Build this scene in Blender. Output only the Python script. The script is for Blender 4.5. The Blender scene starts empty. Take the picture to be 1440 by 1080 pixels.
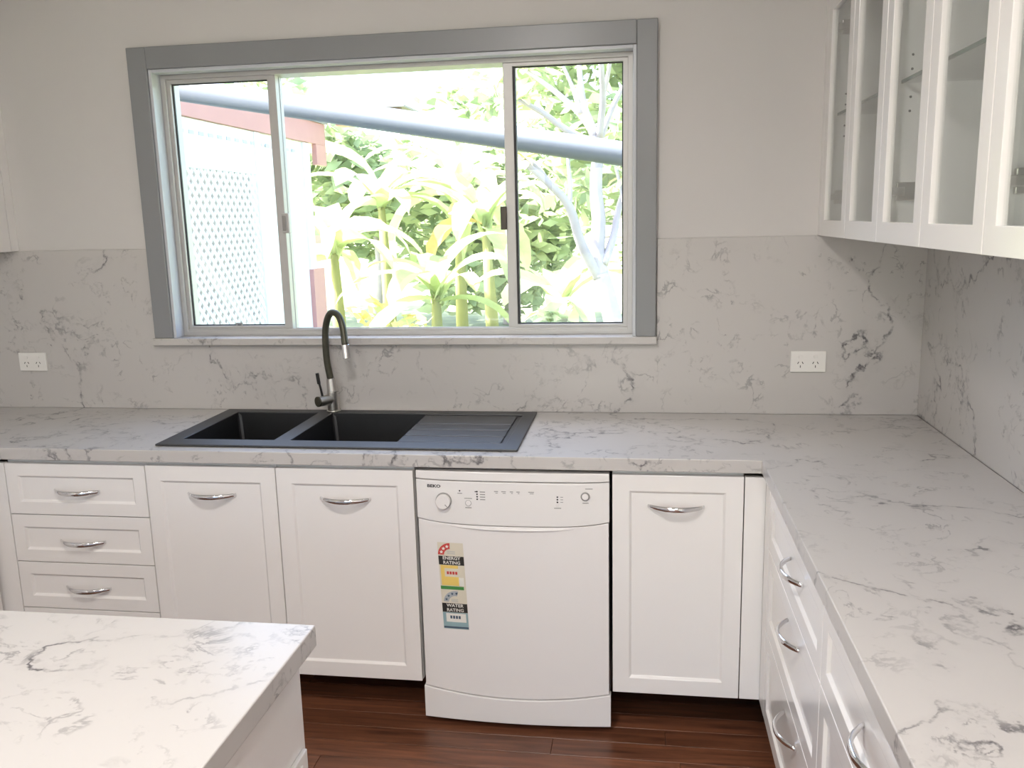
import bpy, bmesh, math, random
from mathutils import Vector, Matrix
random.seed(7)
PI = math.pi
sc = bpy.context.scene
col = sc.collection

# ------------------------------------------------------------------ camera
F_PX = 1216.62
CAM = Vector((0.3836, -3.0685, 1.6008))
YAW, PITCH, ROLL = -0.1494, -0.1902, -0.0242
fw = Vector((math.sin(YAW) * math.cos(PITCH), math.cos(YAW) * math.cos(PITCH), math.sin(PITCH)))
rt = Vector((math.cos(YAW), -math.sin(YAW), 0))
up = rt.cross(fw)
rt, up = (math.cos(ROLL) * rt + math.sin(ROLL) * up), (-math.sin(ROLL) * rt + math.cos(ROLL) * up)
cam_d = bpy.data.cameras.new('camera')
cam = bpy.data.objects.new('camera', cam_d)
col.objects.link(cam)
cam_d.sensor_width = 36
cam_d.lens = F_PX / 1440 * 36
cam_d.clip_start = 0.05
cam_d.clip_end = 300
m = Matrix((rt, up, -fw)).transposed().to_4x4()
m.translation = CAM
cam.matrix_world = m
sc.camera = cam

# ------------------------------------------------------------------ sky, sun, exposure
w = bpy.data.worlds.new('sky')
sc.world = w
w.use_nodes = True
nt = w.node_tree
nt.nodes.clear()
sky = nt.nodes.new('ShaderNodeTexSky')
sky.sky_type = 'NISHITA'
sky.sun_disc = False
sky.sun_elevation = math.radians(52)
sky.sun_rotation = math.radians(264)
sky.air_density = 1.0
sky.dust_density = 3.0
sky.ozone_density = 1.0
bg = nt.nodes.new('ShaderNodeBackground')
bg.inputs['Strength'].default_value = 1.4
out = nt.nodes.new('ShaderNodeOutputWorld')
nt.links.new(sky.outputs[0], bg.inputs[0])
nt.links.new(bg.outputs[0], out.inputs[0])

sun_d = bpy.data.lights.new('sun', 'SUN')
sun_d.energy = 36
sun_d.angle = math.radians(0.6)
sun_d.color = (1.0, 0.96, 0.88)
sun = bpy.data.objects.new('sun', sun_d)
col.objects.link(sun)
sun.location = (-8, -2, 12)
sun.rotation_euler = Vector((0.60, 0.06, -0.80)).to_track_quat('-Z', 'Y').to_euler()

sc.view_settings.view_transform = 'Standard'
sc.view_settings.look = 'None'
sc.view_settings.exposure = 0.0
sc.view_settings.gamma = 1.0
sc.view_settings.use_curve_mapping = False
FILL_LIGHTS = [(-0.15, -2.30, 0.17, 28), (0.60, -3.75, 0.17, 21), (-0.95, -3.9, 0.17, 25), (0.7, -4.7, 0.17, 8)]   # added ceiling fill lights: x, y, radius, watts

def px_dir(x, y):
    return fw + rt * ((x - 720) / F_PX) - up * ((y - 540) / F_PX)
def at_y(x, y, Y):
    d = px_dir(x, y)
    return CAM + d * ((Y - CAM.y) / d.y)

# ------------------------------------------------------------------ materials
def new_mat(name):
    mt = bpy.data.materials.new(name)
    mt.use_nodes = True
    return mt, mt.node_tree, mt.node_tree.nodes['Principled BSDF']
def nd(t, kind, **kw):
    n = t.nodes.new(kind)
    for k, v in kw.items():
        if k in n.inputs: n.inputs[k].default_value = v
        else: setattr(n, k, v)
    return n
def pm(name, c, rough=0.5, metal=0.0, spec=0.5, coat=0.0, noise=0.0, nscale=8.0, bump=0.0, bscale=200.0):
    mt, t, b = new_mat(name)
    b.inputs['Base Color'].default_value = (*c, 1)
    b.inputs['Roughness'].default_value = rough
    b.inputs['Metallic'].default_value = metal
    b.inputs['Specular IOR Level'].default_value = spec
    b.inputs['Coat Weight'].default_value = coat
    tc = nd(t, 'ShaderNodeTexCoord')
    if noise:
        n = nd(t, 'ShaderNodeTexNoise', Scale=nscale, Detail=4.0)
        t.links.new(tc.outputs['Object'], n.inputs['Vector'])
        mx = nd(t, 'ShaderNodeMix', data_type='RGBA')
        mx.inputs[6].default_value = (*[v * (1 - noise) for v in c], 1)
        mx.inputs[7].default_value = (*[min(1, v * (1 + noise)) for v in c], 1)
        t.links.new(n.outputs['Fac'], mx.inputs[0])
        t.links.new(mx.outputs[2], b.inputs['Base Color'])
    if bump:
        n2 = nd(t, 'ShaderNodeTexNoise', Scale=bscale, Detail=3.0)
        t.links.new(tc.outputs['Object'], n2.inputs['Vector'])
        bp = nd(t, 'ShaderNodeBump', Strength=bump, Distance=0.002)
        t.links.new(n2.outputs['Fac'], bp.inputs['Height'])
        t.links.new(bp.outputs[0], b.inputs['Normal'])
    return mt

def stone_mat():
    mt, t, b = new_mat('veined_quartz')
    b.inputs['Roughness'].default_value = 0.28
    tc = nd(t, 'ShaderNodeTexCoord')
    def mathn(op, a, bb=None, clamp=False):
        n = t.nodes.new('ShaderNodeMath'); n.operation = op; n.use_clamp = clamp
        for i, v in enumerate((a, bb)):
            if v is None: continue
            if isinstance(v, (int, float)): n.inputs[i].default_value = v
            else: t.links.new(v, n.inputs[i])
        return n.outputs[0]
    def noise(scale, detail, rough, dist=0.0, off=(0, 0, 0), stretch=(1, 1, 1), rot=(0, 0, 0)):
        mp = nd(t, 'ShaderNodeMapping')
        mp.inputs['Location'].default_value = off
        mp.inputs['Scale'].default_value = stretch
        mp.inputs['Rotation'].default_value = rot
        t.links.new(tc.outputs['Object'], mp.inputs['Vector'])
        n = nd(t, 'ShaderNodeTexNoise', Scale=scale, Detail=detail, Roughness=rough, Distortion=dist)
        t.links.new(mp.outputs[0], n.inputs['Vector'])
        return n.outputs['Fac']
    def ramp(v, lo, hi):
        n = nd(t, 'ShaderNodeMapRange', clamp=True)
        n.inputs[1].default_value = lo; n.inputs[2].default_value = hi
        t.links.new(v, n.inputs[0])
        return n.outputs[0]
    # main broken veins: thin level lines of a rough noise, gated by patchy masks
    def vein(scale, off, wd, rot, rough=0.58, dist=0.25):
        return mathn('ABSOLUTE', mathn('SUBTRACT', noise(scale, 8.0, rough, dist, off, (1, 1, 1), rot), 0.5))
    n1 = vein(1.7, (3.1, 1.7, 0.4), 0.01, (0.3, 0.5, 0.6), 0.56, 0.15)
    g1 = ramp(noise(2.6, 3.0, 0.6, 0.0, (7.0, 2.0, 5.0)), 0.37, 0.52)
    s1 = ramp(noise(26.0, 3.0, 0.65, 0.0, (1.0, 8.0, 3.0)), 0.40, 0.62)
    a = mathn('MULTIPLY', mathn('MULTIPLY', ramp(n1, 0.0085, 0.002), g1), s1)
    n2 = vein(4.2, (9.0, 4.0, 2.0), 0.01, (0.1, 0.9, 0.2), 0.6, 0.4)
    g2 = ramp(noise(4.0, 3.0, 0.6, 0.0, (2.0, 9.0, 1.0)), 0.44, 0.58)
    s2 = ramp(noise(34.0, 2.0, 0.6, 0.0, (4.0, 1.0, 6.0)), 0.44, 0.64)
    c = mathn('MULTIPLY', mathn('MULTIPLY', mathn('MULTIPLY', ramp(n2, 0.013, 0.002), g2), s2), 0.62)
    n3 = vein(12.0, (5.0, 6.0, 8.0), 0.01, (0.7, 0.2, 0.4), 0.55, 0.5)
    g3 = ramp(noise(10.0, 2.0, 0.5, 0.0, (3.0, 3.0, 9.0)), 0.53, 0.62)
    g4 = ramp(noise(2.2, 2.0, 0.5, 0.0, (8.0, 3.0, 1.0)), 0.38, 0.55)
    fl3 = mathn('MULTIPLY', mathn('MULTIPLY', mathn('MULTIPLY', ramp(n3, 0.028, 0.006), g3), g4), 0.55)
    c = mathn('MAXIMUM', c, fl3)
    # soft grey halo
    h = mathn('MULTIPLY', mathn('MULTIPLY', ramp(n1, 0.035, 0.0), g1), 0.07)
    tot = mathn('ADD', mathn('MAXIMUM', a, c), h, True)
    cr = nd(t, 'ShaderNodeMix', data_type='RGBA')
    cr.inputs[6].default_value = (0.555, 0.53, 0.512, 1)
    cr.inputs[7].default_value = (0.085, 0.08, 0.09, 1)
    t.links.new(mathn('MULTIPLY', tot, 0.88), cr.inputs[0])
    t.links.new(cr.outputs[2], b.inputs['Base Color'])
    return mt

def wood_mat():
    mt, t, b = new_mat('floor_timber')
    b.inputs['Roughness'].default_value = 0.34
    tc = nd(t, 'ShaderNodeTexCoord')
    oi = nd(t, 'ShaderNodeObjectInfo')
    mp = nd(t, 'ShaderNodeMapping')
    mp.inputs['Scale'].default_value = (1.6, 22, 10)
    add = nd(t, 'ShaderNodeVectorMath', operation='ADD')
    sc3 = nd(t, 'ShaderNodeVectorMath', operation='SCALE')
    sc3.inputs[3].default_value = 40
    cmb = nd(t, 'ShaderNodeCombineXYZ')
    for i in range(3): t.links.new(oi.outputs['Random'], cmb.inputs[i])
    t.links.new(cmb.outputs[0], sc3.inputs[0])
    t.links.new(tc.outputs['Object'], add.inputs[0])
    t.links.new(sc3.outputs[0], add.inputs[1])
    t.links.new(add.outputs[0], mp.inputs['Vector'])
    n = nd(t, 'ShaderNodeTexNoise', Scale=1.6, Detail=6.0, Roughness=0.6, Distortion=1.2)
    t.links.new(mp.outputs[0], n.inputs['Vector'])
    r = nd(t, 'ShaderNodeValToRGB')
    e = r.color_ramp.elements
    e[0].position = 0.25; e[0].color = (0.055, 0.019, 0.010, 1)
    e[1].position = 0.8; e[1].color = (0.26, 0.10, 0.05, 1)
    t.links.new(n.outputs['Fac'], r.inputs[0])
    hs = nd(t, 'ShaderNodeHueSaturation')
    mr = nd(t, 'ShaderNodeMapRange')
    mr.inputs[3].default_value = 0.65; mr.inputs[4].default_value = 1.3
    t.links.new(oi.outputs['Random'], mr.inputs[0])
    t.links.new(mr.outputs[0], hs.inputs['Value'])
    t.links.new(r.outputs[0], hs.inputs['Color'])
    t.links.new(hs.outputs[0], b.inputs['Base Color'])
    return mt

def glass_mat(name, tint=(1, 1, 1), ior=1.45):
    mt = bpy.data.materials.new(name); mt.use_nodes = True
    t = mt.node_tree; t.nodes.clear()
    o = nd(t, 'ShaderNodeOutputMaterial'); mx = nd(t, 'ShaderNodeMixShader')
    tr = nd(t, 'ShaderNodeBsdfTransparent'); gl = nd(t, 'ShaderNodeBsdfGlossy', Roughness=0.0)
    tr.inputs[0].default_value = (*tint, 1)
    lw = nd(t, 'ShaderNodeLayerWeight'); pw = nd(t, 'ShaderNodeMath', operation='POWER'); pw.inputs[1].default_value = 5.0
    ma = nd(t, 'ShaderNodeMath', operation='MULTIPLY_ADD'); ma.inputs[1].default_value = 0.96; ma.inputs[2].default_value = ((ior - 1) / (ior + 1)) ** 2
    t.links.new(lw.outputs['Facing'], pw.inputs[0]); t.links.new(pw.outputs[0], ma.inputs[0])
    t.links.new(ma.outputs[0], mx.inputs[0]); t.links.new(tr.outputs[0], mx.inputs[1]); t.links.new(gl.outputs[0], mx.inputs[2])
    t.links.new(mx.outputs[0], o.inputs[0])
    return mt

def leaf_mat(name, c, trans=0.4, var=0.35):
    mt = bpy.data.materials.new(name); mt.use_nodes = True
    t = mt.node_tree; t.nodes.clear()
    o = nd(t, 'ShaderNodeOutputMaterial'); mx = nd(t, 'ShaderNodeMixShader'); mx.inputs[0].default_value = trans
    df = nd(t, 'ShaderNodeBsdfDiffuse'); tl = nd(t, 'ShaderNodeBsdfTranslucent')
    tc = nd(t, 'ShaderNodeTexCoord'); n = nd(t, 'ShaderNodeTexNoise', Scale=3.0, Detail=2.0)
    t.links.new(tc.outputs['Object'], n.inputs['Vector'])
    mc = nd(t, 'ShaderNodeMix', data_type='RGBA')
    mc.inputs[6].default_value = (*[v * (1 - var) for v in c], 1)
    mc.inputs[7].default_value = (*[min(1, v * (1 + var)) for v in c], 1)
    t.links.new(n.outputs['Fac'], mc.inputs[0])
    t.links.new(mc.outputs[2], df.inputs[0]); t.links.new(mc.outputs[2], tl.inputs[0])
    t.links.new(df.outputs[0], mx.inputs[1]); t.links.new(tl.outputs[0], mx.inputs[2]); t.links.new(mx.outputs[0], o.inputs[0])
    return mt

def emit_mat(name, c, s):
    mt, t, b = new_mat(name)
    b.inputs['Base Color'].default_value = (*c, 1)
    b.inputs['Emission Color'].default_value = (*c, 1)
    b.inputs['Emission Strength'].default_value = s
    return mt

STONE = stone_mat()
WOOD = wood_mat()
WALL = pm('wall_paint', (0.64, 0.615, 0.60), 0.75, noise=0.02, nscale=3, bump=0.06, bscale=350)
CEIL = pm('ceiling_paint', (0.82, 0.81, 0.79), 0.8, noise=0.02)
REVEAL = pm('sky_lit_reveal_paint', (0.56, 0.58, 0.62), 0.25, noise=0.02)  # window sky light put into this paler, bluish reveal colour
GREY = pm('grey_gloss_paint', (0.255, 0.26, 0.27), 0.3, noise=0.03, nscale=5)
ALU = pm('anodised_aluminium', (0.52, 0.51, 0.50), 0.42, metal=0.35, noise=0.04, nscale=20)
RUBBER = pm('black_rubber', (0.03, 0.03, 0.032), 0.6, noise=0.1)
BROWN = pm('brown_plastic', (0.07, 0.055, 0.04), 0.4, noise=0.1)
WHITE = pm('white_satin_lacquer', (0.86, 0.835, 0.815), 0.17, noise=0.012, nscale=2)
WHITEIN = pm('white_melamine', (0.85, 0.85, 0.835), 0.5, noise=0.02)
DARK = pm('dark_plinth', (0.05, 0.045, 0.04), 0.7, noise=0.1)
CHROME = pm('chrome', (0.82, 0.82, 0.83), 0.07, metal=1.0, noise=0.02)
STEEL = pm('brushed_steel', (0.62, 0.60, 0.57), 0.28, metal=1.0, noise=0.06, nscale=60)
GUN = pm('gunmetal_hose', (0.085, 0.082, 0.06), 0.38, metal=0.5, noise=0.12, nscale=80)
BLACK = pm('black_granite_composite', (0.018, 0.019, 0.021), 0.46, spec=0.9, noise=0.3, nscale=400)
BLACKG = pm('black_plastic', (0.015, 0.015, 0.015), 0.3, noise=0.1)
APPL = pm('appliance_white', (0.84, 0.815, 0.80), 0.2, noise=0.01, nscale=2)
APPL2 = pm('appliance_white_matte', (0.83, 0.81, 0.795), 0.35, noise=0.01, nscale=2)
KNOBG = pm('grey_ring_plastic', (0.30, 0.29, 0.28), 0.3, noise=0.05)
PLAST = pm('outlet_plastic', (0.84, 0.82, 0.79), 0.3, noise=0.01)
PRINT = pm('grey_print', (0.32, 0.31, 0.30), 0.5, noise=0.05)
PBLACK = pm('black_print', (0.03, 0.028, 0.026), 0.45, noise=0.05)
PCREAM = pm('cream_print', (0.72, 0.67, 0.55), 0.45, noise=0.03)
PWHITE = pm('white_print', (0.82, 0.80, 0.74), 0.45, noise=0.03)
PYEL = pm('yellow_print', (0.85, 0.62, 0.17), 0.45, noise=0.05)
PRED = pm('red_print', (0.62, 0.07, 0.06), 0.45, noise=0.05)
PGREEN = pm('green_print', (0.07, 0.27, 0.07), 0.45, noise=0.05)
PGREY = pm('blue_grey_print', (0.42, 0.45, 0.48), 0.45, noise=0.05)
PTEAL = pm('teal_print', (0.30, 0.44, 0.47), 0.45, noise=0.05)
PNAVY = pm('navy_print', (0.07, 0.11, 0.16), 0.45, noise=0.05)
WGLASS = glass_mat('window_glass', (0.98, 0.99, 0.98))
CGLASS = glass_mat('cabinet_glass', (0.975, 0.985, 0.978))
SHELFG = pm('shelf_glass_edge', (0.14, 0.19, 0.17), 0.1, noise=0.05)
FILL_LAMP = emit_mat('fill_lamp_diffuser', (1.0, 0.95, 0.88), 6.0)  # glow for the added ceiling fill lights

# ------------------------------------------------------------------ mesh helpers
def box(bm, x0, x1, y0, y1, z0, z1):
    v = [bm.verts.new((x, y, z)) for z in (z0, z1) for y in (y0, y1) for x in (x0, x1)]
    for f in ((0, 2, 3, 1), (4, 5, 7, 6), (0, 1, 5, 4), (2, 6, 7, 3), (0, 4, 6, 2), (1, 3, 7, 5)):
        bm.faces.new([v[i] for i in f])
    return v
def bx(*a):
    bm = bmesh.new(); box(bm, *a); return bm
def obj(name, bm, mat, parent=None, bevel=0.0, smooth=False, loc=None, rotz=0.0, seg=2):
    me = bpy.data.meshes.new(name)
    bmesh.ops.recalc_face_normals(bm, faces=bm.faces)
    bm.to_mesh(me); bm.free()
    me.materials.append(mat)
    if smooth:
        for p in me.polygons: p.use_smooth = True
    o = bpy.data.objects.new(name, me)
    col.objects.link(o)
    if parent: o.parent = parent
    if loc: o.location = loc
    if rotz: o.rotation_euler = (0, 0, rotz)
    if bevel:
        b = o.modifiers.new('bevel', 'BEVEL'); b.width = bevel; b.segments = seg; b.limit_method = 'ANGLE'; b.angle_limit = math.radians(40)
    return o
def tag(o, label=None, cat=None, group=None, kind=None):
    if label: o['label'] = label
    if cat: o['category'] = cat
    if group: o['group'] = group
    if kind: o['kind'] = kind
    return o
def thing(name, label, cat, loc=(0, 0, 0), rotz=0.0, group=None):
    o = bpy.data.objects.new(name, None)
    o.empty_display_size = 0.1
    col.objects.link(o)
    o.location = loc; o.rotation_euler = (0, 0, rotz)
    return tag(o, label, cat, group)
def grid_solid(A, B, keep, c0, c1, axis):
    """solid made of kept cells of a grid; axis is the extrusion axis ('z' -> A=x,B=y ; 'y' -> A=x,B=z ; 'x' -> A=y,B=z)"""
    bm = bmesh.new(); vs = {}
    def P(i, j, k):
        if (i, j, k) not in vs:
            a, b, c = A[i], B[j], (c0, c1)[k]
            vs[(i, j, k)] = bm.verts.new({'z': (a, b, c), 'y': (a, c, b), 'x': (c, a, b)}[axis])
        return vs[(i, j, k)]
    na, nb = len(A) - 1, len(B) - 1
    K = lambda i, j: 0 <= i < na and 0 <= j < nb and keep(i, j)
    for i in range(na):
        for j in range(nb):
            if not K(i, j): continue
            for k in (0, 1): bm.faces.new([P(i, j, k), P(i + 1, j, k), P(i + 1, j + 1, k), P(i, j + 1, k)])
            if not K(i - 1, j): bm.faces.new([P(i, j, 0), P(i, j + 1, 0), P(i, j + 1, 1), P(i, j, 1)])
            if not K(i + 1, j): bm.faces.new([P(i + 1, j, 0), P(i + 1, j + 1, 0), P(i + 1, j + 1, 1), P(i + 1, j, 1)])
            if not K(i, j - 1): bm.faces.new([P(i, j, 0), P(i + 1, j, 0), P(i + 1, j, 1), P(i, j, 1)])
            if not K(i, j + 1): bm.faces.new([P(i, j + 1, 0), P(i + 1, j + 1, 0), P(i + 1, j + 1, 1), P(i, j + 1, 1)])
    return bm
def tube(bm, pts, rad, n=12, cap=True):
    pts = [Vector(p) for p in pts]
    if not isinstance(rad, (list, tuple)): rad = [rad] * len(pts)
    rings = []; prev = None
    for i, p in enumerate(pts):
        t = (pts[min(i + 1, len(pts) - 1)] - pts[max(i - 1, 0)]).normalized()
        if prev is None:
            prev = t.orthogonal().normalized()
        prev = (prev - t * prev.dot(t)).normalized()
        b = t.cross(prev)
        rings.append([bm.verts.new(p + (prev * math.cos(a) + b * math.sin(a)) * rad[i]) for a in [2 * PI * k / n for k in range(n)]])
    for r0, r1 in zip(rings, rings[1:]):
        for k in range(n): bm.faces.new([r0[k], r0[(k + 1) % n], r1[(k + 1) % n], r1[k]])
    if cap:
        bm.faces.new(rings[0][::-1]); bm.faces.new(rings[-1])
    return bm
def cyl(bm, p0, p1, r0, r1=None, n=24):
    return tube(bm, [p0, p1], [r0, r0 if r1 is None else r1], n)
def spline(pts, n=8):
    pts = [Vector(p) for p in pts]; res = []
    q = [pts[0] * 2 - pts[1]] + pts + [pts[-1] * 2 - pts[-2]]
    for i in range(1, len(q) - 2):
        for k in range(n):
            t = k / n
            res.append(0.5 * ((2 * q[i]) + (q[i + 1] - q[i - 1]) * t + (2 * q[i - 1] - 5 * q[i] + 4 * q[i + 1] - q[i + 2]) * t * t + (3 * q[i] - q[i - 1] - 3 * q[i + 1] + q[i + 2]) * t ** 3))
    res.append(pts[-1]); return res
def shaker(w, h, t=0.018, st=0.05, glass=False):
    """front panel with a recessed field, local x 0..w, z 0..h, front at y=-t, back at y=0"""
    bm = bmesh.new(); rec = 0.007; sl = 0.007
    def ring(i, y): return [bm.verts.new(p) for p in ((i, y, i), (w - i, y, i), (w - i, y, h - i), (i, y, h - i))]
    def bridge(a, b):
        for k in range(4): bm.faces.new([a[k], a[(k + 1) % 4], b[(k + 1) % 4], b[k]])
    back = ring(0, 0); o = ring(0, -t); i0 = ring(st, -t)
    bridge(back, o); bridge(o, i0)
    if glass:
        ib = ring(st, 0); bridge(i0, ib); bridge(ib, back)
    else:
        i1 = ring(st + sl, -t + rec); bridge(i0, i1); bm.faces.new(i1); bm.faces.new(back[::-1])
    return bm
HM = None
def handle_mesh():
    global HM
    if HM: return HM
    bm = bmesh.new(); L, H, N, R = 0.162, 0.036, 20, 10; rings = []
    for i in range(N + 1):
        t = -1 + 2 * i / N
        x = t * L / 2; y = -H * (1 - abs(t) ** 2.2) - 0.0005
        hz = 0.0058 + 0.0030 * (1 - t * t); hy = 0.0034 + 0.0012 * (1 - t * t)
        dx = 1.0; dy = H * 2.2 * abs(t) ** 1.2 * (1 if t > 0 else -1) / (L / 2)
        ln = math.hypot(dx, dy); nx, ny = -dy / ln, dx / ln
        rings.append([bm.verts.new((x + nx * hy * math.cos(a), y + ny * hy * math.cos(a), hz * math.sin(a))) for a in [2 * PI * k / R for k in range(R)]])
    for a, b in zip(rings, rings[1:]):
        for k in range(R): bm.faces.new([a[k], a[(k + 1) % R], b[(k + 1) % R], b[k]])
    bm.faces.new(rings[0]); bm.faces.new(rings[-1][::-1])
    bmesh.ops.recalc_face_normals(bm, faces=bm.faces)
    HM = bpy.data.meshes.new('handle'); bm.to_mesh(HM); bm.free()
    HM.materials.append(CHROME)
    for p in HM.polygons: p.use_smooth = True
    return HM
def handle(parent, x, z, t=0.018):
    o = bpy.data.objects.new('handle', handle_mesh()); col.objects.link(o)
    o.parent = parent; o.location = (x, -t + 0.006, z); o['label'] = 'chrome bow handle'
    return o
def front(parent, name, x0, x1, z0, z1, hz=None, hx=None, y=0.0, st=0.05):
    """cabinet front with handle: hz is the handle's height in the thing's own axes"""
    d = obj(name, shaker(x1 - x0, z1 - z0, st=st), WHITE, parent, bevel=0.0012, loc=(x0, y, z0))
    if hz is not None:
        handle(d, (x1 - x0) / 2 if hx is None else hx - x0, hz - z0)
    return d
def text_bm(body, size, sx=1.0, bold=0.0):
    cu = bpy.data.curves.new('t', 'FONT'); cu.body = body; cu.size = size; cu.align_x = 'CENTER'; cu.align_y = 'CENTER'; cu.offset = bold; cu.resolution_u = 2
    o = bpy.data.objects.new('t', cu); col.objects.link(o)
    dg = bpy.context.evaluated_depsgraph_get(); dg.update()
    me = bpy.data.meshes.new_from_object(o.evaluated_get(dg))
    bm = bmesh.new(); bm.from_mesh(me)
    bpy.data.objects.remove(o); bpy.data.curves.remove(cu); bpy.data.meshes.remove(me)
    for v in bm.verts: v.co = (v.co.x * sx, 0, v.co.y)
    return bm

# ------------------------------------------------------------------ dimensions
XL, XR = -2.35, 1.339           # wall faces
YB, YF = 0.012, -5.3
ZC = 2.70
XS = 1.327                      # right splashback face
ZS = 1.517
FL, FR = -1.745, 0.7315         # inner edges of the bench legs
YD = -0.567                     # carcass front (door backs); door faces at -0.585
OX0, OX1, OZ0, OZ1 = -1.378, 0.369, 1.152, 2.155   # window opening
WO = 0.16                       # outer face of the back wall

# ------------------------------------------------------------------ the room
fl = tag(obj('floor', bx(XL - 0.1, XR + 0.1, YF - 0.1, YB + 0.14, -0.12, -0.02), DARK), 'dark reddish brown timber board floor', None, None, 'structure')
rows = []
y = YB
k = 0
while y > YF + 0.01:
    wd = 0.081
    y0 = max(y - wd, YF)
    x = XL - random.uniform(0, 1.2)
    while x < XR:
        ln = random.uniform(1.1, 2.4)
        a, b = max(x, XL), min(x + ln, XR)
        if b - a > 0.12:
            rows.append((a, b, y0, y))
        x += ln
    y -= wd
for a, b, y0, y1 in rows:
    g = random.choice([0.0004, 0.0005, 0.0008, 0.0014])
    dz = random.uniform(-0.0006, 0.0003)
    obj('floorboard', bx(a + 0.0006, b - 0.0006, y0 + g, y1 - g, -0.02, dz), WOOD, fl, bevel=0.0008, seg=1)

xs = [XL - 0.1, OX0, OX1, XR + 0.1]; zs = [-0.12, OZ0, OZ1, ZC]
tag(obj('wall_back', grid_solid(xs, zs, lambda i, j: not (i == 1 and j == 1), YB, WO, 'y'), WALL), 'off-white painted wall around the kitchen window', None, None, 'structure')
tag(obj('wall_right', bx(XR, XR + 0.1, YF, YB, -0.12, ZC), WALL), 'off-white wall behind the glass cabinets', None, None, 'structure')
tag(obj('wall_left', bx(XL - 0.1, XL, YF, YB, -0.12, ZC), WALL), 'off-white wall at the other end of the bench', None, None, 'structure')
DX0, DX1, DZ1 = -1.3, 0.3, 2.10
tag(obj('wall_rear', grid_solid([XL - 0.1, DX0, DX1, XR + 0.1], [-0.12, 0.0, DZ1, ZC], lambda i, j: not (i == 1 and j == 1), YF - 0.1, YF, 'y'), WALL), 'off-white wall facing the kitchen window', None, None, 'structure')
tag(obj('ceiling', bx(XL - 0.1, XR + 0.1, YF - 0.1, WO, ZC, ZC + 0.1), CEIL), 'white painted ceiling', None, None, 'structure')
# unseen rear sliding door, added to light the room
d1 = thing('added_door_1', 'unseen sliding glass door added to let in light opposite the kitchen window', None, ((DX0 + DX1) / 2, YF - 0.05, 0)); d1['kind'] = 'structure'
hw = (DX1 - DX0) / 2
obj('door_frame', grid_solid([-hw, -hw + 0.05, -0.03, 0.03, hw - 0.05, hw], [0, 0.05, DZ1 - 0.05, DZ1], lambda i, j: not (i in (1, 3) and j == 1), -0.03, 0.03, 'y'), ALU, d1)
for s in (-hw + 0.05, 0.03): obj('pane', bx(s, s + hw - 0.08, -0.003, 0.003, 0.05, DZ1 - 0.05), WGLASS, d1)

# ------------------------------------------------------------------ window
win = thing('window_1', 'three-panel aluminium sliding window in grey painted architrave', None, ((OX0 + OX1) / 2, 0.0, OZ0)); win['kind'] = 'structure'
wo = Vector((-(OX0 + OX1) / 2, 0, -OZ0))
def wpart(name, bm, mat, parent=None, bevel=0.0):
    bmesh.ops.translate(bm, verts=bm.verts, vec=wo)
    return obj(name, bm, mat, parent or win, bevel=bevel)
AX0, AX1, AZ1, AYF = -1.452, 0.438, 2.232, -0.020
wpart('architrave', bx(AX0, OX0, AYF, YB, 1.179, AZ1), GREY, bevel=0.003)
wpart('architrave', bx(OX1, AX1, AYF, YB, 1.179, AZ1), GREY, bevel=0.003)
wpart('architrave', bx(OX0, OX1, AYF, YB, OZ1, AZ1), GREY, bevel=0.003)
# reveal lining
wpart('reveal', bx(OX0 - 0.0, OX0 + 0.012, -0.012, 0.075, 1.179, OZ1), REVEAL, bevel=0.002)
wpart('reveal', bx(OX1 - 0.012, OX1, -0.012, 0.075, 1.179, OZ1), REVEAL, bevel=0.002)
wpart('reveal', bx(OX0 + 0.012, OX1 - 0.012, -0.012, 0.075, OZ1 - 0.012, OZ1), REVEAL, bevel=0.002)
sill = wpart('window_sill', grid_solid([AX0 - 0.006, OX0, OX1, AX1 + 0.004], [-0.030, YB, WO - 0.02], lambda i, j: j == 0 or i == 1, 1.153, 1.179, 'z'), STONE, bevel=0.002)
sill['label'] = 'white veined stone window sill'
FX0, FX1, FZ0, FZ1 = OX0 + 0.012, OX1 - 0.012, 1.179, OZ1 - 0.012
wpart('frame', grid_solid([FX0, FX0 + 0.018, FX1 - 0.018, FX1], [FZ0, FZ0 + 0.018, FZ1 - 0.016, FZ1], lambda i, j: not (i == 1 and j == 1), 0.045, 0.145, 'y'), ALU, bevel=0.0015)
# track lips
wpart('track', bx(FX0 + 0.018, FX1 - 0.018, 0.047, 0.052, FZ0 + 0.018, FZ0 + 0.026), ALU)
wpart('track', bx(FX0 + 0.018, FX1 - 0.018, 0.094, 0.099, FZ0 + 0.018, FZ0 + 0.024), ALU)
def sash(x0, x1, z0, z1, y0, y1, st_l, st_r, rail_b, rail_t):
    s = wpart('sash', grid_solid([x0, x0 + st_l, x1 - st_r, x1], [z0, z0 + rail_b, z1 - rail_t, z1], lambda i, j: not (i == 1 and j == 1), y0, y1, 'y'), ALU, bevel=0.0015)
    ym = (y0 + y1) / 2
    wpart('seal', grid_solid([x0 + st_l, x0 + st_l + 0.004, x1 - st_r - 0.004, x1 - st_r], [z0 + rail_b, z0 + rail_b + 0.004, z1 - rail_t - 0.004, z1 - rail_t], lambda i, j: not (i == 1 and j == 1), ym - 0.003, ym + 0.005, 'y'), RUBBER, s)
    wpart('pane', bx(x0 + st_l + 0.002, x1 - st_r - 0.002, ym - 0.002, ym + 0.002, z0 + rail_b + 0.002, z1 - rail_t - 0.002), WGLASS, s)
    return s
s1 = sash(FX0 + 0.010, -0.926, FZ0 + 0.019, FZ1 - 0.008, 0.056, 0.086, 0.022, 0.032, 0.018, 0.022)
s2 = sash(-0.093, FX1 - 0.010, FZ0 + 0.019, FZ1 - 0.008, 0.056, 0.086, 0.034, 0.024, 0.018, 0.020)
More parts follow.
